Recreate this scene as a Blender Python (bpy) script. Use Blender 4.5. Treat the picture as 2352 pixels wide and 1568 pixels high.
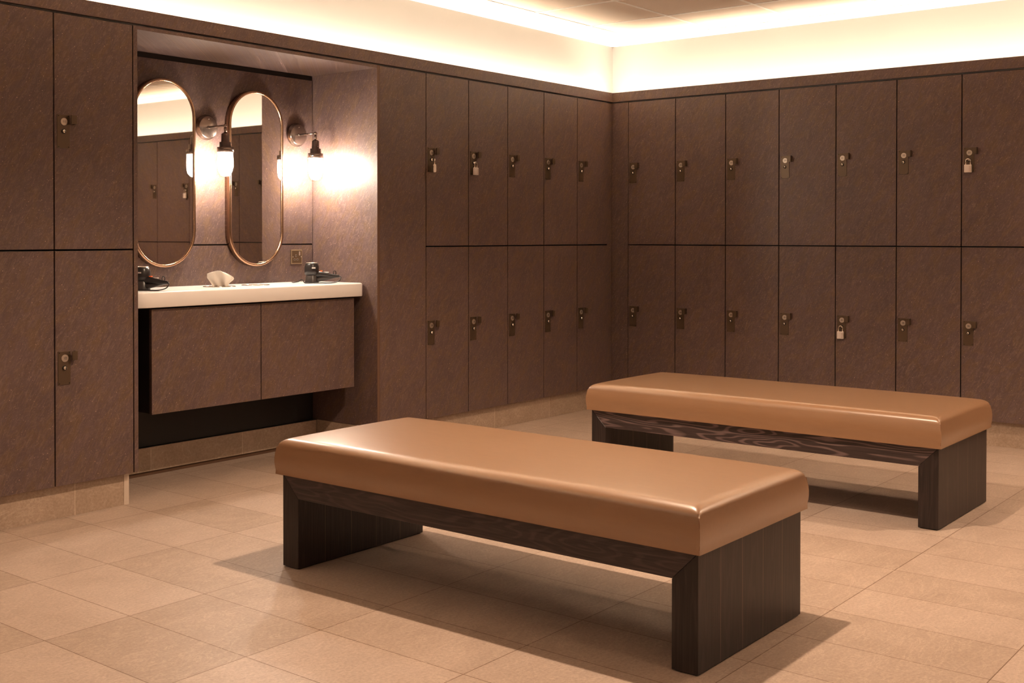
import bpy, bmesh, math, random
from mathutils import Vector, Matrix
random.seed(7)
PI = math.pi
sc = bpy.context.scene
for o in list(bpy.data.objects):
    bpy.data.objects.remove(o, do_unlink=True)
COL = sc.collection

# ------------------------------------------------------------------ camera
cam_d = bpy.data.cameras.new('camera')
cam = bpy.data.objects.new('camera', cam_d); COL.objects.link(cam)
yaw, pit, rol = 0.9023, -0.0114, 0.0006
fw = Vector((math.sin(yaw)*math.cos(pit), math.cos(yaw)*math.cos(pit), math.sin(pit)))
r0 = Vector((math.cos(yaw), -math.sin(yaw), 0)); u0 = r0.cross(fw)
rr = r0*math.cos(rol) + u0*math.sin(rol); uu = -r0*math.sin(rol) + u0*math.cos(rol)
M = Matrix((rr, uu, -fw)).transposed().to_4x4()
M.translation = Vector((-7.2277, -4.7531, 1.2659))
cam.matrix_world = M
cam_d.sensor_fit = 'HORIZONTAL'; cam_d.sensor_width = 36.0
cam_d.lens = 36.0*2653.4/2352.0
cam_d.shift_y = -(784-571.98)/2352.0
cam_d.clip_start = 0.05; cam_d.clip_end = 60
sc.camera = cam

# ------------------------------------------------------------------ world, exposure
w = bpy.data.worlds.new('world'); sc.world = w; w.use_nodes = True
w.node_tree.nodes['Background'].inputs[0].default_value = (1, .7, .45, 1)
w.node_tree.nodes['Background'].inputs[1].default_value = 0.02
sc.view_settings.view_transform = 'Standard'
sc.view_settings.look = 'None'
sc.view_settings.gamma = 1
sc.view_settings.use_curve_mapping = False
sc.view_settings.exposure = 0.06

# light levels
WARM = (1.0, 0.72, 0.50)
COVE_C = (1.0, 0.79, 0.58)
BULB_C = (1.0, 0.84, 0.69)
DOWN_W = 64.0
COVE_E = 62.0
BULB_E = 310.0

# ------------------------------------------------------------------ materials
def mat(name):
    m = bpy.data.materials.new(name); m.use_nodes = True
    nt = m.node_tree
    b = nt.nodes['Principled BSDF']
    return m, nt, b
def N(nt, t, **kw):
    n = nt.nodes.new(t)
    for k, v in kw.items(): setattr(n, k, v)
    return n
def simple(name, col, rough=.5, metal=0., spec=.5, emit=None, es=0):
    m, nt, b = mat(name)
    b.inputs['Base Color'].default_value = (*col, 1)
    b.inputs['Roughness'].default_value = rough
    b.inputs['Metallic'].default_value = metal
    b.inputs['Specular IOR Level'].default_value = spec
    if emit:
        b.inputs['Emission Color'].default_value = (*emit, 1)
        b.inputs['Emission Strength'].default_value = es
    return m
def ramp(nt, fac, stops):
    r = N(nt, 'ShaderNodeValToRGB')
    while len(r.color_ramp.elements) < len(stops): r.color_ramp.elements.new(.5)
    for e, (p, c) in zip(r.color_ramp.elements, stops):
        e.position = p; e.color = (*c, 1) if len(c) == 3 else c
    nt.links.new(fac, r.inputs[0]); return r
def mix(nt, a, b, fac, mode='MIX'):
    n = N(nt, 'ShaderNodeMix', data_type='RGBA', blend_type=mode)
    for s, v in ((n.inputs[0], fac), (n.inputs[6], a), (n.inputs[7], b)):
        if hasattr(v, 'links') or hasattr(v, 'is_linked'): nt.links.new(v, s)
        elif isinstance(v, tuple): s.default_value = (*v, 1)
        else: s.default_value = v
    return n.outputs[2]
def wall_uv(nt, angle=0., sx=1., sy=1.):
    """vertical-surface coordinates: (x+y, z), rotated and stretched"""
    g = N(nt, 'ShaderNodeNewGeometry'); s = N(nt, 'ShaderNodeSeparateXYZ')
    nt.links.new(g.outputs['Position'], s.inputs[0])
    a = N(nt, 'ShaderNodeMath', operation='SUBTRACT')
    nt.links.new(s.outputs[0], a.inputs[0]); nt.links.new(s.outputs[1], a.inputs[1])
    c = N(nt, 'ShaderNodeCombineXYZ')
    nt.links.new(a.outputs[0], c.inputs[0]); nt.links.new(s.outputs[2], c.inputs[1])
    m1 = N(nt, 'ShaderNodeMapping'); m1.inputs['Rotation'].default_value = (0, 0, angle)
    nt.links.new(c.outputs[0], m1.inputs[0])
    m2 = N(nt, 'ShaderNodeMapping'); m2.inputs['Scale'].default_value = (sx, sy, 1)
    nt.links.new(m1.outputs[0], m2.inputs[0])
    return m2.outputs[0]
def noise(nt, vec, scale, detail=4, rough=.55, dist=0.):
    n = N(nt, 'ShaderNodeTexNoise'); n.inputs['Scale'].default_value = scale
    n.inputs['Detail'].default_value = detail; n.inputs['Roughness'].default_value = rough
    n.inputs['Distortion'].default_value = dist
    if vec is not None: nt.links.new(vec, n.inputs['Vector'])
    return n.outputs['Fac']
def bump(nt, b, h, strength, dist=.002):
    n = N(nt, 'ShaderNodeBump'); n.inputs['Strength'].default_value = strength
    n.inputs['Distance'].default_value = dist
    nt.links.new(h, n.inputs['Height']); nt.links.new(n.outputs[0], b.inputs['Normal'])
def pos(nt):
    return N(nt, 'ShaderNodeNewGeometry').outputs['Position']

# stone-look laminate: brown, with fine slanting fibres and specks
def laminate(name, base, hi, rough=.42):
    m, nt, b = mat(name)
    big = noise(nt, wall_uv(nt, .5, 1.3, .8), 3.0, 5, .65, .4)
    mid = noise(nt, wall_uv(nt, .6, 16, 8), 1.0, 4, .7, .8)
    fib = noise(nt, wall_uv(nt, .48, 75, 16), 1.0, 3, .7, 1.6)
    fib2 = noise(nt, wall_uv(nt, -.35, 40, 110), 1.0, 3, .65, 1.8)
    spk = noise(nt, wall_uv(nt, .9, 170, 130), 1.0, 1, .5)
    c1 = ramp(nt, big, [(.3, tuple(x*.84 for x in base)), (.7, tuple(x*1.16 for x in base))]).outputs[0]
    c1b = mix(nt, c1, (base[0]*1.22, base[1]*1.16, base[2]*.80), ramp(nt, mid, [(.45, (0, 0, 0)), (.65, (1, 1, 1))]).outputs[0])
    c2 = mix(nt, c1b, hi, ramp(nt, fib, [(.50, (0, 0, 0)), (.72, (.5, .5, .5))]).outputs[0])
    c3 = mix(nt, c2, hi, ramp(nt, fib2, [(.54, (0, 0, 0)), (.74, (.6, .6, .6))]).outputs[0])
    c3b = mix(nt, c3, tuple(x*.62 for x in base), ramp(nt, fib, [(.28, (.5, .5, .5)), (.44, (0, 0, 0))]).outputs[0])
    c4 = mix(nt, c3b, tuple(min(1, x*2.2) for x in hi), ramp(nt, spk, [(.71, (0, 0, 0)), (.78, (1, 1, 1))]).outputs[0])
    nt.links.new(c4, b.inputs['Base Color'])
    rm = ramp(nt, fib, [(.3, (rough-.06,)*3), (.7, (rough+.1,)*3)])
    nt.links.new(rm.outputs[0], b.inputs['Roughness'])
    b.inputs['Specular IOR Level'].default_value = .42
    bump(nt, b, fib, .30, .0012)
    return m
LAM = laminate('brown_laminate', (.100, .064, .061), (.220, .146, .120))
LAM_EDGE = simple('laminate_edge', (.12, .062, .036), .5)
DARK = simple('black_carcass', (.010, .008, .007), .6)

def painted(name, col, rough=.8):
    m, nt, b = mat(name)
    f = noise(nt, pos(nt), 2.2, 3, .5)
    c = ramp(nt, f, [(.3, tuple(x*.97 for x in col)), (.7, col)])
    nt.links.new(c.outputs[0], b.inputs['Base Color']); b.inputs['Roughness'].default_value = rough
    b.inputs['Specular IOR Level'].default_value = .2
    return m
CREAM = painted('cream_wall_paint', (.225, .221, .216))
CEIL = painted('ceiling_tile', (.84, .74, .64), .9)
TBAR = simple('ceiling_tee_bar', (.88, .84, .78), .45)

# floor tiles 0.603 x 0.3015, stack bond, stone-look
def tiles(name, kind):
    m, nt, b = mat(name)
    g = pos(nt)
    s = N(nt, 'ShaderNodeSeparateXYZ'); nt.links.new(g, s.inputs[0])
    c = N(nt, 'ShaderNodeCombineXYZ')
    def off(sock, v):
        a = N(nt, 'ShaderNodeMath', operation='ADD'); nt.links.new(sock, a.inputs[0]); a.inputs[1].default_value = v
        return a.outputs[0]
    if kind == 'floor':
        nt.links.new(off(s.outputs[1], .774+.603*20), c.inputs[0])
        nt.links.new(off(s.outputs[0], 4.405+.3015*40), c.inputs[1])
    else:
        a = N(nt, 'ShaderNodeMath', operation='ADD')
        nt.links.new(s.outputs[0], a.inputs[0]); nt.links.new(s.outputs[1], a.inputs[1])
        nt.links.new(off(a.outputs[0], 1.3+12.06), c.inputs[0])
        nt.links.new(off(s.outputs[2], .1), c.inputs[1])
    br = N(nt, 'ShaderNodeTexBrick'); br.offset = 0; br.squash = 1
    nt.links.new(c.outputs[0], br.inputs['Vector'])
    br.inputs['Scale'].default_value = 1
    br.inputs['Brick Width'].default_value = .603
    br.inputs['Row Height'].default_value = .3015 if kind == 'floor' else 1.0
    br.inputs['Mortar Size'].default_value = .0016 if kind == 'floor' else .0022
    br.inputs['Mortar Smooth'].default_value = .1
    br.inputs['Bias'].default_value = 0
    A, B_ = ((.455, .36, .300), (.38, .292, .234))
    if kind != 'floor': A, B_ = (.42, .32, .25), (.36, .27, .20)
    br.inputs['Color1'].default_value = (*A, 1); br.inputs['Color2'].default_value = (*B_, 1)
    br.inputs['Mortar'].default_value = (.17, .10, .06, 1) if kind == 'floor' else (.56, .45, .36, 1)
    n1 = noise(nt, g, 95, 4, .7)
    n2 = noise(nt, g, 3.5, 4, .6, .8)
    f1 = ramp(nt, n1, [(.3, (.80, .78, .76)), (.7, (1.13, 1.13, 1.13))]).outputs[0]
    f2 = ramp(nt, n2, [(.3, (.90, .88, .86)), (.7, (1.07, 1.07, 1.07))]).outputs[0]
    c1 = mix(nt, br.outputs['Color'], f1, 1.0, 'MULTIPLY')
    c2 = mix(nt, c1, f2, 1.0, 'MULTIPLY')
    # fine pale veins
    mp = N(nt, 'ShaderNodeMapping'); mp.inputs['Scale'].default_value = (2, 5, 4); mp.inputs['Rotation'].default_value = (.3, .4, .7)
    nt.links.new(g, mp.inputs[0])
    v = noise(nt, mp.outputs[0], 1.6, 6, .7, 1.5)
    vr = ramp(nt, v, [(.485, (0, 0, 0)), (.5, (.35, .35, .35)), (.515, (0, 0, 0))]).outputs[0]
    c3 = mix(nt, c2, (.62, .50, .40), vr)
    nt.links.new(c3, b.inputs['Base Color'])
    b.inputs['Roughness'].default_value = .47
    b.inputs['Specular IOR Level'].default_value = .45
    h = mix(nt, (1., 1., 1.), (0., 0., 0.), br.outputs['Fac'])
    bump(nt, b, h, .5, .0012)
    return m
FLOOR = tiles('floor_tile', 'floor')
SKIRT = tiles('skirting_tile', 'skirt')

# tan leather
def leather():
    m, nt, b = mat('tan_leather')
    mp = N(nt, 'ShaderNodeMapping'); mp.inputs['Scale'].default_value = (9, 1.6, 9)
    nt.links.new(pos(nt), mp.inputs[0])
    n1 = noise(nt, mp.outputs[0], 7, 4, .6, .2)
    n2 = noise(nt, pos(nt), 260, 3, .6)
    c = ramp(nt, n1, [(.25, (.245, .126, .058)), (.75, (.265, .139, .065))])
    nt.links.new(c.outputs[0], b.inputs['Base Color'])
    b.inputs['Roughness'].default_value = .42
    b.inputs['Specular IOR Level'].default_value = .7
    b.inputs['Coat Weight'].default_value = .75; b.inputs['Coat Roughness'].default_value = .27; b.inputs['Coat IOR'].default_value = 1.55
    bump(nt, b, n2, .05, .0004)
    return m
LEATHER = leather()
SEAM = simple('leather_seam', (.16, .065, .025), .5)

# dark stained timber; direction of the grain: 'y' for the beams, 'z' for the legs
def timber(name, axis, contrast):
    m, nt, b = mat(name)
    sc_ = {'y': (9, 1.3, 9), 'z': (14, 14, .9)}[axis]
    mp = N(nt, 'ShaderNodeMapping'); mp.inputs['Scale'].default_value = sc_
    nt.links.new(pos(nt), mp.inputs[0])
    n = noise(nt, mp.outputs[0], 1.0, 2, .45, .25)
    mu = N(nt, 'ShaderNodeMath', operation='MULTIPLY'); nt.links.new(n, mu.inputs[0]); mu.inputs[1].default_value = 110 if axis == 'y' else 95
    si = N(nt, 'ShaderNodeMath', operation='SINE'); nt.links.new(mu.outputs[0], si.inputs[0])
    fs = {'y': (90, 5, 140), 'z': (170, 170, 3)}[axis]
    mp2 = N(nt, 'ShaderNodeMapping'); mp2.inputs['Scale'].default_value = fs
    nt.links.new(pos(nt), mp2.inputs[0])
    fine = noise(nt, mp2.outputs[0], 1.0, 3, .7)
    d = (.040, .027, .026) if axis == 'y' else (.018, .0115, .010); l = (d[0]+.066*contrast, d[1]+.046*contrast, d[2]+.046*contrast)
    c = ramp(nt, si.outputs[0], [(.15, d), (.9, l)]).outputs[0]
    f = ramp(nt, fine, [(.3, (.55, .55, .55)), (.7, (1.35, 1.3, 1.25))]).outputs[0]
    c2 = mix(nt, c, f, 1.0, 'MULTIPLY')
    if axis == 'z':      # pale joints between the glued-up staves
        s = N(nt, 'ShaderNodeSeparateXYZ'); nt.links.new(pos(nt), s.inputs[0])
        m3 = N(nt, 'ShaderNodeMath', operation='MULTIPLY'); nt.links.new(s.outputs[0], m3.inputs[0]); m3.inputs[1].default_value = 1/.139
        fr = N(nt, 'ShaderNodeMath', operation='FRACT'); nt.links.new(m3.outputs[0], fr.inputs[0])
        lt = N(nt, 'ShaderNodeMath', operation='LESS_THAN'); nt.links.new(fr.outputs[0], lt.inputs[0]); lt.inputs[1].default_value = .016
        wn = noise(nt, mp2.outputs[0], .35, 1, .5)
        mm = N(nt, 'ShaderNodeMath', operation='MULTIPLY'); nt.links.new(lt.outputs[0], mm.inputs[0]); nt.links.new(wn, mm.inputs[1])
        c2 = mix(nt, c2, (.24, .15, .10), mm.outputs[0])
    nt.links.new(c2, b.inputs['Base Color'])
    b.inputs['Roughness'].default_value = .42
    b.inputs['Specular IOR Level'].default_value = .4
    bump(nt, b, fine, .25, .0008)
    return m
WOOD_Y = timber('dark_timber_beam', 'y', .30)
WOOD_Y2 = timber('dark_timber_beam_figured', 'y', 1.5)
WOOD_Z = timber('dark_timber_leg', 'z', .16)

BRONZE = simple('bronze_lock_plate', (.115, .078, .050), .36, .6)
HOLE = simple('black_hole', (.006, .005, .004), .7)
def disc_mat():
    m, nt, b = mat('brushed_number_disc')
    b.inputs['Base Color'].default_value = (.55, .46, .38, 1)
    b.inputs['Metallic'].default_value = .8; b.inputs['Roughness'].default_value = .36
    return m
DISC = disc_mat()
INK = simple('engraved_black', (.02, .015, .012), .6)
CHROME = simple('polished_chrome', (.85, .80, .74), .12, 1.0)
STEEL = simple('satin_steel', (.80, .72, .64), .32, .9)
SILVER = simple('padlock_silver', (.82, .74, .68), .38, .35)
COPPER = simple('copper_mirror_frame', (.42, .26, .165), .24, 1.0)
MIRROR = simple('mirror_glass', (.86, .84, .80), .015, 1.0)
WHITE = simple('white_solid_surface', (.86, .83, .81), .28)
PAPER = simple('tissue_paper', (.90, .85, .76), .9)
BLACKP = simple('black_plastic', (.014, .012, .012), .28)
GREYP = simple('grey_label', (.62, .55, .52), .5)
ORANGE = simple('orange_switch', (.85, .16, .03), .4)
REDDIAL = simple('red_dial', (.30, .06, .04), .5)
GUN = simple('gunmetal', (.30, .24, .21), .25, .95)
BULB = simple('glowing_bulb', (1, .9, .8), .5, emit=BULB_C, es=BULB_E)
LED = simple('glowing_led_tape', (1, .9, .8), .5, emit=COVE_C, es=COVE_E)
DOWN = simple('glowing_downlight_lens', (1, .9, .8), .5, emit=WARM, es=20)
def clear_glass():
    m = bpy.data.materials.new('clear_glass_shade'); m.use_nodes = True
    nt = m.node_tree; nt.nodes.remove(nt.nodes['Principled BSDF'])
    t = N(nt, 'ShaderNodeBsdfTransparent'); g = N(nt, 'ShaderNodeBsdfGlossy'); g.inputs['Roughness'].default_value = .05
    t.inputs[0].default_value = (.97, .96, .94, 1)
    mx = N(nt, 'ShaderNodeMixShader'); mx.inputs[0].default_value = .06
    nt.links.new(t.outputs[0], mx.inputs[1]); nt.links.new(g.outputs[0], mx.inputs[2])
    nt.links.new(mx.outputs[0], nt.nodes['Material Output'].inputs[0]); return m
GLASS = clear_glass()

# ------------------------------------------------------------------ builders
def new_bm(): return bmesh.new()
def bx(bm, x0, x1, y0, y1, z0, z1, mi=0, bev=0):
    if x0 > x1: x0, x1 = x1, x0
    if y0 > y1: y0, y1 = y1, y0
    t = bmesh.new()
    bmesh.ops.create_cube(t, size=1)
    for v in t.verts:
        v.co = Vector(((x0+x1)/2+v.co.x*(x1-x0), (y0+y1)/2+v.co.y*(y1-y0), (z0+z1)/2+v.co.z*(z1-z0)))
    if bev: bmesh.ops.bevel(t, geom=t.edges[:], offset=bev, segments=2, affect='EDGES', profile=.6)
    for f in t.faces: f.material_index = mi
    join(bm, t)
def join(bm, t, mx=None):
    if mx is not None: bmesh.ops.transform(t, matrix=mx, verts=t.verts[:])
    me = bpy.data.meshes.new('tmp'); t.to_mesh(me); t.free()
    bm.from_mesh(me); bpy.data.meshes.remove(me)
def cyl(bm, c, r, h, axis='z', seg=24, r2=None, mi=0, smooth=True):
    t = bmesh.new()
    bmesh.ops.create_cone(t, cap_ends=True, segments=seg, radius1=r, radius2=r if r2 is None else r2, depth=h)
    for f in t.faces:
        f.material_index = mi; f.smooth = smooth and len(f.verts) == 4
    R = {'z': Matrix(), 'y': Matrix.Rotation(PI/2, 4, 'X'), 'x': Matrix.Rotation(PI/2, 4, 'Y')}[axis]
    join(bm, t, Matrix.Translation(c) @ R)
def sphere(bm, c, r, mi=0, s=(1, 1, 1)):
    t = bmesh.new(); bmesh.ops.create_uvsphere(t, u_segments=20, v_segments=12, radius=r)
    for f in t.faces: f.smooth = True; f.material_index = mi
    join(bm, t, Matrix.Translation(c) @ Matrix.Diagonal((*s, 1)))
def lathe(bm, prof, c=(0, 0, 0), seg=32, mi=0, sx=1, sy=1):
    rings = []
    for r, z in prof:
        rings.append([bm.verts.new((c[0]+sx*r*math.cos(2*PI*i/seg), c[1]+sy*r*math.sin(2*PI*i/seg), c[2]+z)) for i in range(seg)])
    for a, b in zip(rings, rings[1:]):
        for i in range(seg):
            f = bm.faces.new((a[i], a[(i+1) % seg], b[(i+1) % seg], b[i])); f.smooth = True; f.material_index = mi
    for ring, flip in ((rings[0], True), (rings[-1], False)):
        f = bm.faces.new(ring[::-1] if flip else ring); f.material_index = mi
def tube(bm, pts, r, seg=10, mi=0, closed=False):
    pts = [Vector(p) for p in pts]; n = len(pts); rings = []
    rad = r if isinstance(r, (list, tuple)) else [r]*n
    up = Vector((0.13, .21, .97)).normalized(); prev = None
    for i, p in enumerate(pts):
        if closed: d = pts[(i+1) % n]-pts[i-1]
        else: d = pts[min(i+1, n-1)]-pts[max(i-1, 0)]
        d.normalize()
        a = d.cross(up if prev is None else prev)
        if a.length < 1e-4: a = d.cross(Vector((1, 0, 0)))
        a.normalize(); b = a.cross(d).normalized(); prev = b if prev is None else b
        # keep the frame steady: 'prev' acts as the up vector
        a = d.cross(prev).normalized()
        rings.append([bm.verts.new(p+rad[i]*(a*math.cos(2*PI*k/seg)+prev*math.sin(2*PI*k/seg))) for k in range(seg)])
    m = n if closed else n-1
    for i in range(m):
        A, B_ = rings[i], rings[(i+1) % n]
        for k in range(seg):
            f = bm.faces.new((A[k], A[(k+1) % seg], B_[(k+1) % seg], B_[k])); f.smooth = True; f.material_index = mi
    if not closed:
        for f in (bm.faces.new(rings[0][::-1]), bm.faces.new(rings[-1])): f.material_index = mi
def smooth_path(pts, n=10):
    P = [Vector(p) for p in pts]; out = []
    for i in range(len(P)-1):
        p0, p1, p2, p3 = P[max(i-1, 0)], P[i], P[i+1], P[min(i+2, len(P)-1)]
        for k in range(n):
            t = k/n
            out.append(.5*((2*p1)+(-p0+p2)*t+(2*p0-5*p1+4*p2-p3)*t*t+(-p0+3*p1-3*p2+p3)*t**3))
    out.append(P[-1]); return out
def prism(bm, outline, y0, y1, mi=0):
    """outline in (x,z), extruded along y"""
    a = [bm.verts.new((x, y0, z)) for x, z in outline]; b = [bm.verts.new((x, y1, z)) for x, z in outline]
    n = len(outline)
    for i in range(n): bm.faces.new((a[i], a[(i+1) % n], b[(i+1) % n], b[i])).material_index = mi
    bm.faces.new(a[::-1]).material_index = mi; bm.faces.new(b).material_index = mi
def obj(name, bm, mats, parent=None, loc=None):
    bmesh.ops.recalc_face_normals(bm, faces=bm.faces[:])
    me = bpy.data.meshes.new(name); bm.to_mesh(me); bm.free()
    for m in (mats if isinstance(mats, (list, tuple)) else [mats]): me.materials.append(m)
    o = bpy.data.objects.new(name, me); COL.objects.link(o)
    if parent: o.parent = parent
    if loc: o.location = loc
    return o
def thing(name, label, cat, loc=(0, 0, 0), rz=0, group=None):
    o = bpy.data.objects.new(name, None); COL.objects.link(o)
    o.empty_display_size = .05
    o.location = loc; o.rotation_euler = (0, 0, rz)
    return tag(o, label, cat, group)
def tag(o, label, cat, group=None):
    o['label'] = label; o['category'] = cat
    if group: o['group'] = group
    return o
def struct(name, bm, m):
    o = obj(name, bm, m); o['kind'] = 'structure'; return o
def dup(root, loc, rz, label, group=None):
    r = root.copy(); COL.objects.link(r); r.location = loc; r.rotation_euler = (0, 0, rz)
    r['label'] = label
    if group: r['group'] = group
    for ch in list(root.children):
        c = ch.copy(); COL.objects.link(c); c.parent = r
        for g in list(ch.children):
            d = g.copy(); COL.objects.link(d); d.parent = c
    return r

# ------------------------------------------------------------------ key sizes
ZP, ZM, ZD, ZT, ZC = .153, 1.201, 2.253, 2.330, 2.720     # plinth, middle seam, door top, cornice top, ceiling
YW, XW = .163, .244                                        # upper wall set back behind the locker fronts
XN0, XN1 = -4.052, -2.467                                  # vanity alcove opening
YN = .547                                                  # alcove back
XE, YE = -10.2, -8.2                                       # room extents behind the camera

# ------------------------------------------------------------------ the room
b = new_bm(); bx(b, XE, .6, YE, .75, -.10, 0); struct('floor', b, FLOOR)
b = new_bm(); bx(b, XE, .6, YE, .75, ZC, ZC+.1); struct('ceiling', b, CEIL)
b = new_bm(); bx(b, XE, XW, YW, YW+.12, 2.262, ZC); bx(b, XE, .6, .60, .75, 0, 2.262); bx(b, XE, 0, YW+.12, .60, 2.2625, 2.30)
struct('wall_left', b, CREAM)
b = new_bm(); bx(b, XW, XW+.12, YE, YW+.12, 2.262, ZC); bx(b, .55, .70, YE, .60, 0, 2.262); bx(b, XW+.12, .70, YE, .60, 2.2625, 2.30)
struct('wall_right', b, CREAM)
b = new_bm(); bx(b, XE-.15, XE, YE, .75, 2.0, ZC); bx(b, XE-.15, XE, YE, .75, 0, 2.0, 1); struct('wall_back', b, [CREAM, LAM])
b = new_bm(); bx(b, XE, .6, YE-.15, YE, 2.33, ZC); bx(b, XE, .6, YE-.15, YE, 0, 2.33, 1); struct('wall_front', b, [CREAM, LAM])

# ceiling tee-bars
b = new_bm(); sx, sy = .622, .620; ax, ay = -.599, -.822
for i in range(-2, 16):
    x = ax-i*sx
    if x < XW-.02: bx(b, x-.010, x+.010, YE, YW-.006, ZC-.0035, ZC+.001)
for j in range(-2, 13):
    y = ay-j*sy
    if y < YW-.02: bx(b, XE, XW-.006, y-.010, y+.010, ZC-.0036, ZC+.001)
bx(b, XE, XW, YW-.02, YW, ZC-.002, ZC+.001); bx(b, XW-.02, XW, YE, YW, ZC-.002, ZC+.001)
struct('trim_1', b, TBAR)

# cornice band over the lockers, and the light trough behind it
b = new_bm()
bx(b, XE, .02, 0, .02, 2.2625, ZT); bx(b, 0, .02, YE, 0, 2.2625, ZT)
struct('trim_2', b, LAM)
b = new_bm()
bx(b, XE, .02, .0205, YW-.001, 2.256, 2.268); bx(b, .0205, XW-.001, YE, YW-.001, 2.2555, 2.2675)
struct('trim_3', b, CREAM)
# recessed dark filler behind the gap
b = new_bm(); bx(b, XE, XN0-.025, .022, .03, 2.2, 2.256); bx(b, XN0-.025, XN1+.025, .022, .03, 2.2525, 2.256); bx(b, XN1+.025, .45, .022, .03, 2.2, 2.256); bx(b, .022, .03, YE, .022, 2.2, 2.2555); struct('trim_4', b, DARK)

t = tag(obj('led_strip', (lambda m: (bx(m, XE, .12, .035, .115, 2.2685, 2.2785), m)[1])(new_bm()), LED),
        'warm glowing light tape hidden in the trough above the lockers and mirrors', 'strip light', 'cove light strips')
t = tag(obj('led_strip', (lambda m: (bx(m, .035, .115, YE, .03, 2.2685, 2.2785), m)[1])(new_bm()), LED),
        'warm glowing light tape hidden above the locker wall right of the corner', 'strip light', 'cove light strips')

for nm, x0, x1, y0, y1 in (('back', XE+.03, XE+.11, YE+.1, -.1), ('front', XE+.12, -.1, YE+.03, YE+.11)):  # strips added on the two unseen walls for low fill light
    m = new_bm(); bx(m, x0, x1, y0, y1, 2.2685, 2.2785)
    tag(obj('led_strip', m, LED), f'warm fill light tape added in the trough of the {nm} wall, outside the picture', 'strip light', 'cove light strips')
b = new_bm()
bx(b, XE, XE+.16, YE, 0, 2.25, 2.268); bx(b, XE+.14, XE+.16, YE, 0, 2.268, ZT)
bx(b, XE+.16, 0, YE, YE+.16, 2.25, 2.268); bx(b, XE+.16, 0, YE+.14, YE+.16, 2.268, ZT)
struct('trim_10', b, LAM)
# skirting tiles, set back under the doors
b = new_bm(); bx(b, XE, -4.092, .04, .055, 0, ZP-.002); bx(b, -4.104, -4.0925, .0385, .0398, 0, ZP-.002, 1); bx(b, -4.0925, -4.078, .0385, .50, 0, ZP-.002, 1)
struct('baseboard_left', b, [SKIRT, simple('skirting_corner_trim', (.60, .50, .41), .5)])
b = new_bm(); bx(b, XN1+.012, .04, .04, .055, 0, ZP-.002); bx(b, XN1+.002, XN1+.012, .04, .52, 0, ZP-.002)
struct('baseboard_middle', b, SKIRT)
b = new_bm(); bx(b, .04, .055, YE, .04, 0, ZP-.002); struct('baseboard_right', b, SKIRT)
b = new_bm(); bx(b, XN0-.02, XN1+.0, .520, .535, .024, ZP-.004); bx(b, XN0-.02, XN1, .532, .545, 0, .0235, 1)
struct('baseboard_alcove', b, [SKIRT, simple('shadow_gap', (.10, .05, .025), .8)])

# corner fillers
b = new_bm(); bx(b, -.0560, .012, .012, .030, ZP, 2.252); struct('trim_5', b, LAM)
b = new_bm(); bx(b, .006, .024, -.1325, .0115, ZP, 2.252); struct('trim_6', b, LAM)

# ------------------------------------------------------------------ lockers
DH = 1.0445
def text_bm(s, size):
    cu = bpy.data.curves.new('n', 'FONT'); cu.body = s; cu.size = size; cu.align_x = 'CENTER'; cu.align_y = 'CENTER'; cu.extrude = .0003
    o = bpy.data.objects.new('n', cu); COL.objects.link(o)
    dg = bpy.context.evaluated_depsgraph_get(); me = bpy.data.meshes.new_from_object(o.evaluated_get(dg))
    t = bmesh.new(); t.from_mesh(me)
    bpy.data.objects.remove(o); bpy.data.curves.remove(cu); bpy.data.meshes.remove(me)
    return t
def make_locker(pitch, number, label, group, lock=True):
    """origin: lower left corner of the front as one faces it; +y runs into the wall"""
    wd = pitch-.007
    T = thing('locker', label, 'locker', group=group)
    b = new_bm(); bx(b, .0, pitch-.001, .024, .49, 0, DH+.003); obj('carcass', b, DARK, T)
    b = new_bm(); bx(b, 0.0035, wd+.0035, 0, .02, 0, DH, bev=.0008); obj('door', b, LAM, T)
    if lock: add_lock(T, number)
    return T
def add_lock(T, number):
    x0, z1 = .0145, .598
    b = new_bm(); bx(b, x0, x0+.060, -.003, .001, z1-.149, z1, bev=.0007)
    for (hx, hz) in ((.006, -.006), (.054, -.006), (.006, -.143), (.054, -.143)):
        cyl(b, (x0+hx, -.0032, z1+hz), .0024, .0012, 'y', 10, mi=1)
    P = obj('lock_plate', b, [BRONZE, HOLE], T)
    b = new_bm(); cyl(b, (x0+.032, -.0040, z1-.031), .0165, .003, 'y', 28)
    obj('number_disc', b, DISC, P)
    add_number(P, number)
    b = new_bm(); cyl(b, (x0+.030, -.0045, z1-.074), .0105, .004, 'y', 20, mi=1)
    lathe_y(b, [(.0085, 0), (.0085, .004), (.006, .009), (.002, .011)], (x0+.030, -.005, z1-.074))
    bx(b, x0+.0285, x0+.0315, -.0170, -.0155, z1-.079, z1-.070, 1)
    obj('lock_knob', b, [CHROME, HOLE], P)
    b = new_bm()
    bx(b, x0+.055, x0+.081, -.027, -.0235, z1-.041, z1-.001, bev=.0006)
    bx(b, x0+.0775, x0+.081, -.0240, 0.0, z1-.041, z1-.001)
    obj('latch', b, BRONZE, T)
def lathe_y(bm, prof, c):
    t = bmesh.new(); lathe(t, prof, seg=18)
    join(bm, t, Matrix.Translation(c) @ Matrix.Rotation(PI/2, 4, 'X'))
def add_number(P, number):
    x0, z1 = .0145, .598
    t = text_bm(str(number), .0155)
    for f in t.faces: f.material_index = 0
    b = new_bm(); join(b, t, Matrix.Translation((x0+.032, -.0057, z1-.031)) @ Matrix.Rotation(PI/2, 4, 'X'))
    return obj('number', b, INK, P)

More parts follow.
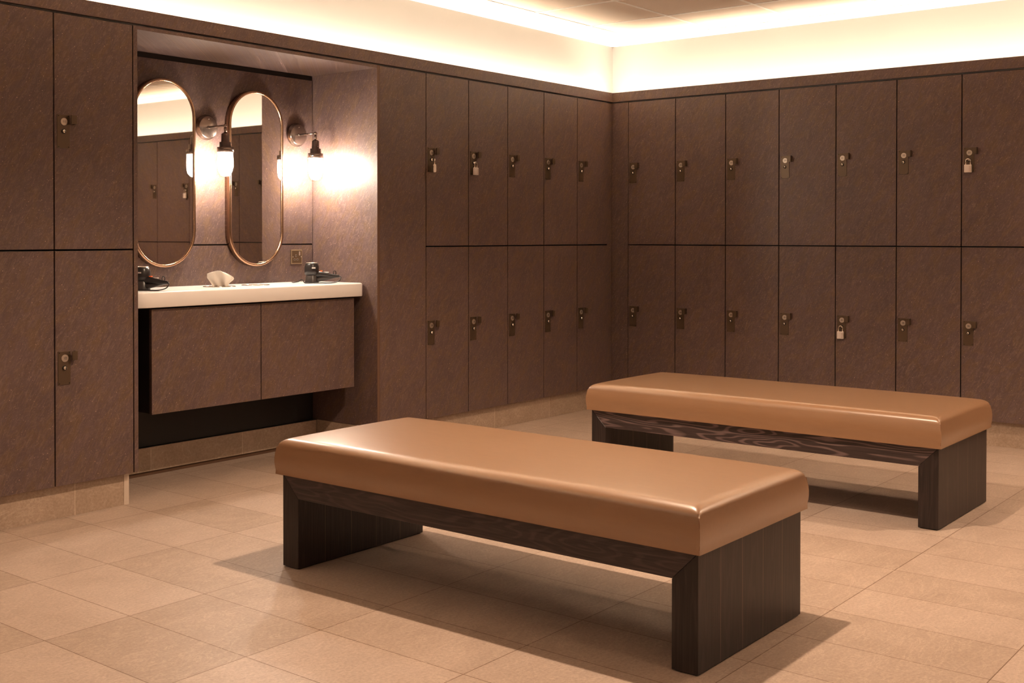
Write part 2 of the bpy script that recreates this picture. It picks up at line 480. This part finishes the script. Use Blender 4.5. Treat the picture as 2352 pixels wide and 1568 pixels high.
ORD = ['first', 'second', 'third', 'fourth', 'fifth', 'sixth', 'seventh', 'eighth', 'ninth', 'tenth', 'eleventh', 'twelfth']
proto = {}
def locker(loc, rz, pitch, number, label, group):
    key = round(pitch, 4)
    if key not in proto:
        T = make_locker(pitch, number, label, group); T.location = loc; T.rotation_euler = (0, 0, rz); proto[key] = T
        return T
    T = dup(proto[key], loc, rz, label, group)
    for c in T.children:
        if c.name.startswith('lock_plate'):
            for g in list(c.children):
                if g.name.split('.')[0] == 'number': bpy.data.objects.remove(g)
            add_number(c, number)
    return T
ZU = 1.2055
LW, RW = -.0587-.3986*5, -.1361
G1, G2, G3 = 'lockers between the alcove and the corner', 'lockers on the long wall right of the corner', 'lockers left of the vanity alcove'
for i in range(5):
    x = LW+.3986*i
    sfx = ['with a small padlock hanging edge-on', 'with a silver padlock hanging face-on', '', '', 'next to the room corner'][i]
    locker((x, 0, ZU), 0, .3986, 13+2*i, f'dark brown upper locker, {ORD[i]} right of the alcove {sfx}'.strip(), G1)
    locker((x, 0, ZP), 0, .3986, 14+2*i, f'dark brown lower locker, {ORD[i]} right of the alcove', G1)
N_R = 10
for i in range(N_R):
    y = RW-.4*i
    up = {3: 'with shining lock plate', 6: 'with silver padlock below disc 35'}.get(i, '')
    lo = {4: 'with silver padlock'}.get(i, '')
    locker((0, y, ZU), -PI/2, .4, 23+2*i, f'dark brown upper locker, {ORD[i]} right of the room corner {up}'.strip(), G2)
    locker((0, y, ZP), -PI/2, .4, 24+2*i, f'dark brown lower locker, {ORD[i]} right of the room corner {lo}'.strip(), G2)
for i, (y, wdt) in enumerate(((-4.1361, .55), (-4.6861, .55))):
    locker((0, y, ZU), -PI/2, wdt, 43+2*i, 'wide brown upper locker seen only in the left mirror, ' + ('with a padlock' if i == 0 else 'without padlock'), G2)
    locker((0, y, ZP), -PI/2, wdt, 44+2*i, 'wide brown lower locker seen only in the left mirror, ' + ('nearer the corner' if i == 0 else 'farther from the corner'), G2)
for i in range(3):
    x = -4.0755-.3986*(i+1)
    where = ['beside the vanity alcove', 'at the left edge of the picture', 'just outside the left edge of the picture'][i]
    locker((x, 0, ZU), 0, .3986, 11-2*i, f'dark brown upper locker {where}' + (', with pale disc 11' if i == 0 else ''), G3)
    locker((x, 0, ZP), 0, .3986, 12-2*i, f'dark brown lower locker {where}', G3)
# plain panels where the lockers stop, outside the frame
b = new_bm(); bx(b, XE, -5.275, 0, .02, ZP, 2.252); struct('trim_7', b, LAM)
b = new_bm(); bx(b, 0, .02, YE, -5.2395, ZP, 2.252); struct('trim_8', b, LAM)

# ------------------------------------------------------------------ alcove
b = new_bm(); bx(b, XN0-.021, XN0, -.0005, .56, ZP, 2.252); struct('wall_alcove_left', b, LAM)
b = new_bm(); bx(b, XN1, XN1+.020, 0.0005, .56, ZP, 2.252); bx(b, XN1+.0005, XN1+.0195, -.0006, .0005, ZP, 2.252, 1); struct('wall_alcove_right', b, [LAM, LAM_EDGE])
b = new_bm(); bx(b, XN0, XN1, .0, .56, 2.235, 2.252); struct('trim_9', b, LAM)
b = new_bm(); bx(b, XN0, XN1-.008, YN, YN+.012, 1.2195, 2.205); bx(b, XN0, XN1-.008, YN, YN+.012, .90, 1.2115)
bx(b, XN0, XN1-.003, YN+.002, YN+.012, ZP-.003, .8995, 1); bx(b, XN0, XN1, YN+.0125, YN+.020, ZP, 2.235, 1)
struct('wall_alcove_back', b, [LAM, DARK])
b = new_bm(); bx(b, XN1+.0215, LW-.003, 0, .02, ZP, 2.250, bev=.0008); bx(b, XN1+.0215, LW-.003, .021, .3, ZP, 2.25, 1)
tag(obj('filler_panel', b, [LAM, DARK]), 'tall plain brown panel between the alcove and the first locker column', 'panel')

# wall-hung vanity unit
vu = thing('vanity_cabinet', 'wall-hung brown vanity cabinet with two doors under the white worktop', 'cabinet', (0, 0, 0))
b = new_bm(); bx(b, -3.884, -2.540, .150, YN-.001, .392, .9142); obj('cabinet_body', b, DARK, vu)
b = new_bm(); bx(b, -3.892, -3.2185, .125, .145, .390, .905, bev=.0008); bx(b, -3.8915, -3.219, .1455, .1499, .392, .90, 1); obj('door', b, [LAM, DARK], vu)
b = new_bm(); bx(b, -3.2125, -2.532, .125, .145, .390, .905, bev=.0008); bx(b, -3.212, -2.533, .1455, .1499, .392, .90, 1); obj('door', b, [LAM, DARK], vu)

# white worktop with rounded front corners
def worktop():
    bm = new_bm(); x0, x1, y0, y1 = -4.035, -2.478, .094, YN-.001
    pts = []
    def arc(cx, cy, r, a0, a1, n):
        for i in range(n+1):
            a = a0+(a1-a0)*i/n; pts.append((cx+r*math.cos(a), cy+r*math.sin(a)))
    R1, R2 = .105, .03
    arc(x0+R1, y0+R1, R1, PI, 1.5*PI, 14); arc(x1-R2, y0+R2, R2, 1.5*PI, 2*PI, 8)
    pts += [(x1, y1), (x0, y1)]
    prof = [(0.003, .9150), (0, .918), (0, .984), (.0025, .9895), (.008, .992)]
    cxm, cym = (x0+x1)/2, (y0+y1)/2
    rings = []
    for d, z in prof:
        ring = []
        for (x, y) in pts:
            dx = d if x < cxm else -d; dy = d if y < cym else 0
            ring.append(bm.verts.new((x+dx, y+dy, z)))
        rings.append(ring)
    n = len(pts)
    for A, B_ in zip(rings, rings[1:]):
        for i in range(n):
            f = bm.faces.new((A[i], A[(i+1) % n], B_[(i+1) % n], B_[i])); f.smooth = i < 24
    bm.faces.new(rings[0][::-1]); bm.faces.new(rings[-1])
    return bm
tag(obj('worktop', worktop(), WHITE), 'thick white worktop with rounded front corner on the vanity cabinet', 'worktop')

# mirrors
def capsule(w, h, n=20):
    r = w/2; pts = []
    for i in range(n+1):
        a = PI*i/n; pts.append((r*math.cos(a), h/2-r+r*math.sin(a)))
    for i in range(n+1):
        a = PI+PI*i/n; pts.append((r*math.cos(a), -h/2+r+r*math.sin(a)))
    return pts
def make_mirror(loc, label):
    T = thing('wall_mirror', label, 'mirror', loc, 0, 'capsule mirrors in the alcove')
    W_, H_ = .394, 1.008
    bm = new_bm()
    sections = [(0, 0.0), (0, -.036), (-.003, -.041), (-.007, -.043), (-.012, -.0425), (-.016, -.040), (-.017, -.0)]
    rings = []
    for d, y in sections:
        rings.append([bm.verts.new((x, y, z)) for x, z in capsule(W_+2*d, H_+2*d)])
    n = len(rings[0])
    for A, B_ in zip(rings, rings[1:]):
        for i in range(n):
            f = bm.faces.new((A[i], A[(i+1) % n], B_[(i+1) % n], B_[i])); f.smooth = True
    A, B_ = rings[-1], rings[0]
    for i in range(n): bm.faces.new((A[i], A[(i+1) % n], B_[(i+1) % n], B_[i]))
    obj('frame', bm, COPPER, T)
    bm = new_bm(); o = capsule(W_-.0335, H_-.0335)
    prism(bm, o, -.035, -.028)
    obj('mirror_glass', bm, MIRROR, T)
    return T
make_mirror((-3.545, YN, 1.600), 'left capsule-shaped mirror in copper frame, partly cut off by the locker edge')
make_mirror((-2.928, YN, 1.594), 'right capsule-shaped mirror in copper frame, between the two wall lamps')

# wall lamps
def make_lamp(loc, label):
    T = thing('wall_lamp', label, 'wall lamp', loc, 0, 'bulb lamps beside the mirrors')
    b = new_bm()
    t = bmesh.new(); lathe(t, [(.068, 0), (.070, .004), (.070, .010), (.062, .014), (.062, .026), (.058, .029), (.001, .0295)], seg=48)
    join(b, t, Matrix.Rotation(PI/2, 4, 'X'))
    P = obj('wall_plate', b, GUN, T)
    b = new_bm(); sphere(b, (0, -.030, .045), .0035); obj('screw', b, CHROME, P)
    b = new_bm(); cyl(b, (0, -.101, 0), .0055, .144, 'y', 16); cyl(b, (0, -.034, 0), .009, .010, 'y', 18)
    obj('arm', b, GUN, T)
    b = new_bm(); sphere(b, (0, -.173, 0), .0105); cyl(b, (0, -.173, -.024), .0075, .034, 'z', 16); obj('swivel_joint', b, GUN, T)
    b = new_bm(); lathe(b, [(.012, -.038), (.021, -.046), (.022, -.088), (.031, -.090), (.032, -.116), (.044, -.118), (.046, -.146), (.040, -.146), (.0395, -.128), (.001, -.127)], (0, -.173, 0), 36)
    obj('lamp_holder', b, GUN, T)
    b = new_bm()
    lathe(b, [(.034, -.129), (.039, -.140), (.041, -.185), (.0405, -.225), (.035, -.250), (.020, -.266), (.001, -.270)], (0, -.173, 0), 28)
    obj('bulb', b, BULB, T)
    b = new_bm(); seg = 36
    prof = [(.0450, -.140), (.0475, -.20), (.0455, -.245), (.038, -.268), (.023, -.280), (.001, -.284)]
    rings = [[b.verts.new((r*math.cos(2*PI*i/seg), -.173+r*math.sin(2*PI*i/seg), z)) for i in range(seg)] for r, z in prof]
    for A, B_ in zip(rings, rings[1:]):
        for i in range(seg): b.faces.new((A[i], A[(i+1) % seg], B_[(i+1) % seg], B_[i])).smooth = True
    obj('glass_shade', b, GLASS, T)
    return T
make_lamp((-3.255, YN, 1.865), 'lit bulb lamp on round wall plate between the two mirrors')
make_lamp((-2.603, YN, 1.868), 'lit bulb lamp on round wall plate right of both mirrors')

# socket
so = thing('power_socket', 'square metal power socket on the alcove back wall below the right lamp', 'socket', (-2.6025, YN, 1.1405))
b = new_bm(); bx(b, -.043, .043, -.006, 0, -.043, .043, bev=.002); obj('socket_plate', b, simple('socket_nickel', (.58, .46, .30), .3, .8), so)
b = new_bm(); bx(b, -.037, .037, -.0064, -.0058, -.037, .037); obj('faceplate_centre', b, simple('socket_bronze', (.22, .15, .09), .35, .8), so)
def slot(cx, cz, w_, h_, nm='pin_slot'):
    b = new_bm(); bx(b, cx-w_/2-.0018, cx+w_/2+.0018, -.0076, -.0064, cz-h_/2-.0018, cz+h_/2+.0018)
    bx(b, cx-w_/2, cx+w_/2, -.0080, -.0070, cz-h_/2, cz+h_/2, 1); obj(nm, b, [STEEL, HOLE], so)
slot(-.007, .007, .005, .010); slot(-.0175, -.0155, .0085, .0065); slot(.0045, -.0155, .0085, .0065)
b = new_bm(); bx(b, .016, .026, -.0095, -.0064, .008, .032, bev=.001); obj('switch_rocker', b, STEEL, so)
for sx_ in (-.030, .0345):
    b = new_bm(); cyl(b, (sx_, -.0072, 0), .0035, .0012, 'y', 14); obj('screw', b, STEEL, so)

# hair dryers
def make_dryer(loc, rz, label, back_cord):
    T = thing('hair_dryer', label, 'hair dryer', loc, rz, 'hair dryers on the worktop')
    b = new_bm(); lathe(b, [(.030, .045), (.040, .052), (.0425, .070), (.0415, .095), (.037, .108), (.034, .116), (.031, .1165), (.031, .112), (.001, .112)], seg=36)
    B_ = obj('barrel', b, BLACKP, T)
    b = new_bm(); tube(b, [(.030*math.cos(a), .030*math.sin(a), .1175) for a in [2*PI*i/28 for i in range(28)]], .0022, closed=True)
    for k in (-.016, 0, .016): bx(b, -math.sqrt(.03**2-k*k), math.sqrt(.03**2-k*k), k-.0008, k+.0008, .1155, .117)
    obj('intake_grille', b, STEEL, B_)
    b = new_bm(); bx(b, .008, .028, -.0422, -.0400, .086, .093)
    obj('badge', b, GREYP, B_).rotation_euler = (0, 0, 0)
    # handle
    b = new_bm()
    pts = [(.020, 0, .050), (.050, 0, .052), (.085, 0, .047), (.120, 0, .042), (.150, 0, .041), (.160, 0, .041)]
    P = smooth_path(pts, 6); rad = [.021-.0145*i/(len(P)-1) for i in range(len(P))]
    tube(b, P, rad, 18); obj('handle', b, BLACKP, T)
    b = new_bm(); bx(b, .046, .062, -.006, .006, .066, .0735, bev=.0015); obj('switch', b, ORANGE, T)
    b = new_bm(); bx(b, .066, .100, -.006, .006, .0605, .0655, bev=.0015); obj('switch_slider', b, GREYP, T)
    b = new_bm(); tube(b, [(.132+.008*math.cos(a), 0, .060+.012*math.sin(a)) for a in [2*PI*i/20 for i in range(20)]], .0022, closed=True)
    obj('hanging_loop', b, BLACKP, T)
    # the cradle it stands on
    b = new_bm(); lathe(b, [(.040, .0), (.041, .006), (.036, .020), (.034, .044), (.030, .050), (.001, .0505)], seg=32)
    tube(b, smooth_path([(.02, 0, .020), (.07, 0, .026), (.12, 0, .034), (.152, 0, .041)], 6), [.016-.012*i/18 for i in range(19)], 14)
    obj('cradle', b, simple('dark_grey_plastic', (.035, .030, .028), .3), T)
    b = new_bm()
    c = [(.158, 0, .041), (.170, -.006, .034), (.160, -.016, .014), (.12, -.028, .0035), (.06, -.044, .0035), (.01, -.058, .0035), (-.03, -.05, .0035)]
    if back_cord: c += [(-.052, -.02, .022), (-.075, -.01, .010), (-.11, .02, .0035), (-.125, .06, .004)]
    else: c += [(-.06, -.02, .0035), (-.07, .03, .0035)]
    tube(b, smooth_path(c, 8), .0030, 8); obj('cord', b, BLACKP, T)
    return T
make_dryer((-3.828, .300, .992), -1.28, 'black hair dryer at the left end of the white worktop', False)
make_dryer((-2.700, .300, .992), -.90, 'black hair dryer near the socket at the right end of the white worktop', True)

# flush rings in the worktop and the tissue
def ring_mesh(rx, ry):
    b = new_bm(); tube(b, [(rx*math.cos(a), ry*math.sin(a), .0012) for a in [2*PI*i/40 for i in range(40)]], .0022, 8, closed=True)
    return b
td = thing('tissue_dispenser', 'flush round tissue outlet in the worktop under the white tissue', 'tissue dispenser', (-3.330, .330, .992))
obj('chrome_rim', ring_mesh(.085, .085), CHROME, td)
b = new_bm(); cyl(b, (0, 0, .0005), .084, .001, seg=40); obj('cover_plate', b, simple('brushed_cover', (.45, .37, .30), .3, .8), td)
wr = thing('waste_opening', 'flush round chrome-rimmed opening in the worktop right of the tissue', 'waste opening', (-3.085, .330, .992))
obj('chrome_rim', ring_mesh(.075, .075), CHROME, wr)
b = new_bm(); cyl(b, (0, 0, .0005), .074, .001, seg=40); obj('flap', b, STEEL, wr)
# tissue: a folded sheet rising out of the slot
def tissue():
    bm = new_bm(); nu, nv = 18, 12; grid = []
    for j in range(nv+1):
        v = j/nv; row = []
        lo = -.034-.036*min(1, v*1.5); hi = .050+.020*math.sin(v*PI*.8)-.010*math.sin(v*2*PI*1.0)
        for i in range(nu+1):
            u = i/nu; x = lo+(hi-lo)*u
            top = .055+.030*math.sin(PI*min(1, .15+u*.62))-.040*max(0, u-.62)
            z = top*v
            y = .010*math.sin(u*5.2+v*1.5)*(.3+v)+.006*math.sin(u*13+v*3)-.012*v*u
            row.append(bm.verts.new((x, y, z)))
        grid.append(row)
    for j in range(nv):
        for i in range(nu):
            bm.faces.new((grid[j][i], grid[j][i+1], grid[j+1][i+1], grid[j+1][i])).smooth = (i % 5 != 0)
    return bm
ti = obj('tissue', tissue(), PAPER); ti.location = (-3.330, .330, .9931); ti.rotation_euler = (0, 0, -.9)
sm = ti.modifiers.new('thick', 'SOLIDIFY'); sm.thickness = .0012
tag(ti, 'white paper tissue sticking up from the worktop below the left wall lamp', 'tissue')

# ------------------------------------------------------------------ padlocks
def make_padlock():
    T = thing('padlock', '', 'padlock', group='silver combination padlocks')
    b = new_bm(); bx(b, -.021, .021, -.008, .008, -.083, -.036, bev=.0022); B_ = obj('padlock_body', b, SILVER, T)
    b = new_bm()
    pts = [(-.0135, 0, -.038), (-.0135, 0, -.014)]+[(-.0135*math.cos(a), 0, -.014+.0135*math.sin(a)) for a in [PI*i/12 for i in range(1, 12)]]+[(.0135, 0, -.014), (.0135, 0, -.038)]
    tube(b, pts, .0030, 12); obj('shackle', b, CHROME, T)
    for k in range(4):
        b = new_bm(); bx(b, .006, .0215, -.0092, .0092, -.0485-.0085*k-.0025, -.0485-.0085*k+.0025, bev=.0008)
        bx(b, .0065, .0190, -.0096, -.0090, -.0485-.0085*k-.0008, -.0485-.0085*k+.0008, 1); obj('number_dial', b, [STEEL, REDDIAL], T)
    return T
def lock_point(side, a, z):      # world point of the staple on the lock
    return (a+.0445, -.022, z+.530) if side == 'L' else (-.022, a-.0445, z+.530)
pads = [('L', LW, ZU, 3.98, 'small padlock hanging edge-on from the upper locker nearest the alcove'),
        ('L', LW+.3986, ZU, .15, 'silver padlock hanging from the second upper locker right of the alcove'),
        ('R', RW-2.4, ZU, -PI/2+.10, 'silver padlock hanging below number disc 35 on the upper row'),
        ('R', RW-1.6, ZP, -PI/2+.12, 'silver padlock hanging on the lower row, the only one there'),
        ('R', -4.1361, ZU, -PI/2, 'padlock seen only as a reflection in the left mirror')]
P0 = None
for s, a, z, rz, lab in pads:
    loc = lock_point(s, a, z)
    if rz > 1: loc = (loc[0], -.030, loc[2])
    if P0 is None:
        P0 = make_padlock(); P0.location = loc; P0.rotation_euler = (0, 0, rz); P0['label'] = lab
    else: dup(P0, loc, rz, lab)

# ------------------------------------------------------------------ benches
def cushion_bm(x0, x1, y0, y1, z0, z1):
    bm = new_bm(); nx, ny = 34, 72; R = .042
    def prof(d): return 0 if d >= R else R-math.sqrt(max(0, R*R-(R-d)**2))
    cx, cy, hx, hy = (x0+x1)/2, (y0+y1)/2, (x1-x0)/2, (y1-y0)/2
    def smin(a, c, k=.012):
        h = max(k-abs(a-c), 0)/k; return max(0, min(a, c)-h*h*k*.25*(min(a, c) > 1e-5))
    def axis(n, h):
        out = []
        for i in range(n+1):
            t = -1+2*i/n; s = math.copysign(1-(1-abs(t))**1.9, t); out.append(s*h)
        return out
    X, Y = axis(nx, hx), axis(ny, hy); grid = []
    for x in X:
        row = []
        for y in Y:
            dx, dy = hx-abs(x), hy-abs(y)
            crown = .012*(1-(x/hx)**2)**.5*(1-(y/hy)**4)**.5 if abs(x) < hx and abs(y) < hy else 0
            z = z1-.65*prof(smin(dx, dy))+crown
            row.append(bm.verts.new((cx+x, cy+y, z)))
        grid.append(row)
    for i in range(nx):
        for j in range(ny):
            bm.faces.new((grid[i][j], grid[i+1][j], grid[i+1][j+1], grid[i][j+1])).smooth = True
    loop = [(i, 0) for i in range(nx)]+[(nx, j) for j in range(ny)]+[(i, ny) for i in range(nx, 0, -1)]+[(0, j) for j in range(ny, 0, -1)]
    top = [grid[i][j] for i, j in loop]; m = len(top); rings = [top]
    ks = 7
    for k in range(1, ks+1):
        t = k/ks; bul = .007*math.sin(PI*t)-.004*(t > .99); ring = []
        for v in top:
            z = v.co.z+(z0-v.co.z)*t
            dx, dy = v.co.x-cx, v.co.y-cy
            ox = bul if abs(abs(dx)-hx) < 1e-6 else 0; oy = bul if abs(abs(dy)-hy) < 1e-6 else 0
            ring.append(bm.verts.new((v.co.x+math.copysign(ox, dx), v.co.y+math.copysign(oy, dy), z)))
        rings.append(ring)
    for A, B_ in zip(rings, rings[1:]):
        for i in range(m):
            bm.faces.new((A[i], A[(i+1) % m], B_[(i+1) % m], B_[i])).smooth = True
    bm.faces.new(rings[-1])
    # the vertical corners are sewn edges: keep them sharp
    bm.edges.ensure_lookup_table()
    for e in bm.edges:
        a, c = e.verts[0].co, e.verts[1].co
        on = all(abs(abs(p.x-cx)-hx) < .009 and abs(abs(p.y-cy)-hy) < .009 for p in (a, c))
        if on: e.smooth = False
    return bm
def make_bench(loc, label):
    """origin: front left foot corner seen from the camera side (x towards the room corner, y along the bench)"""
    T = thing('bench', label, 'bench', loc, 0, 'leather-topped changing room benches')
    L_, D, H, t_ = 1.798, .694, .356, .087
    # portal frame with mitred corners, outline in (y,z), extruded along x
    def yprism(outline, x0, x1):
        bm = new_bm(); a = [bm.verts.new((x0, y, z)) for y, z in outline]; c = [bm.verts.new((x1, y, z)) for y, z in outline]; n = len(outline)
        for i in range(n): bm.faces.new((a[i], a[(i+1) % n], c[(i+1) % n], c[i]))
        bm.faces.new(a[::-1]); bm.faces.new(c)
        bmesh.ops.recalc_face_normals(bm, faces=bm.faces[:])
        bmesh.ops.bevel(bm, geom=bm.edges[:], offset=.0012, segments=1, affect='EDGES')
        return bm
    obj('top_rail', yprism([(0, H), (L_, H), (L_-t_, H-t_), (t_, H-t_)], 0, D), WOOD_Y, T)
    obj('leg', yprism([(0, .004), (0, H-.0008), (t_, H-t_-.0008), (t_, .004)], 0, D), WOOD_Z, T)
    obj('leg', yprism([(L_, .004), (L_, H-.0008), (L_-t_, H-t_-.0008), (L_-t_, .004)], 0, D), WOOD_Z, T)
    for y in (t_/2, L_-t_/2):
        b = new_bm(); bx(b, .008, D-.008, y-.036, y+.036, 0, .0045); obj('foot_strip', b, HOLE, T)
    x0, x1, y0, y1 = -.016, D+.016, -.012, L_+.016
    cu = obj('cushion', cushion_bm(x0, x1, y0, y1, H, .489), LEATHER, T)
    for xx in (x0, x1):
        for yy in (y0, y1):
            sx_, sy_ = (-1 if xx == x0 else 1), (-1 if yy == y0 else 1)
            b = new_bm(); pts = []
            for k in range(9):
                tt = k/8; bul = .0055*math.sin(PI*tt)
                pts.append((xx+sx_*bul, yy+sy_*bul, H+.002+(.458-H)*tt+.0))
            tube(b, pts, .0013, 6); obj('seam', b, SEAM, cu)
    return T
B1 = make_bench((-4.306, -3.126, 0), 'long tan leather bench on dark timber legs, nearest the camera')
B2 = dup(B1, (-2.211, -3.124, 0), 0, 'long tan leather bench on dark timber legs, farther back by the numbered lockers')

for c in B2.children:                     # the farther bench has a boldly figured front rail
    if c.name.startswith('top_rail'):
        c.data = c.data.copy(); c.data.materials[0] = WOOD_Y2
# ------------------------------------------------------------------ ceiling downlight over the bench, plus added fill lamps
def downlight(x, y, power, label, spread=2.6, size=.06, spot=0):
    T = thing('downlight', label, 'downlight', (x, y, ZC), 0, 'recessed ceiling downlights')
    b = new_bm(); tube(b, [(.062*math.cos(a), .062*math.sin(a), -.003) for a in [2*PI*i/32 for i in range(32)]], .006, 8, closed=True)
    obj('trim_ring', b, STEEL, T)
    b = new_bm(); cyl(b, (0, 0, -.0015), .055, .002, seg=32); obj('lens', b, DOWN, T)
    if spot:
        l = bpy.data.lights.new('downlight_beam', 'SPOT'); l.spot_size = spot; l.spot_blend = .45; l.shadow_soft_size = .030; l.energy = power
    else:
        l = bpy.data.lights.new('downlight_beam', 'AREA'); l.shape = 'DISK'; l.size = size; l.energy = power; l.spread = spread
    l.color = WARM
    o = bpy.data.objects.new('downlight_beam', l); COL.objects.link(o); o.parent = T; o.location = (0, 0, -.012)
    return T
downlight(-3.67, -2.40, DOWN_W*5.0, 'recessed round ceiling downlight above the nearest bench', spot=2.4)
downlight(-4.60, -5.30, DOWN_W*.2, 'unseen ceiling fill lamp added in front of the nearest bench end')  # added lamp, lights the bench end and the floor before it
downlight(-8.00, -2.20, DOWN_W*.3, 'unseen ceiling fill lamp added at the left behind the camera', 3.0)  # weak wide lamp added out of view to lift the shadows
downlight(-8.30, -5.90, DOWN_W*.1, 'unseen ceiling fill lamp added at the right behind the camera', 3.0)  # second faint fill lamp, also added out of view
downlight(-1.40, -4.50, DOWN_W*.75, 'unseen ceiling fill lamp added right of the farther bench', 2.6)  # added to brighten the farther cushion and the floor at right
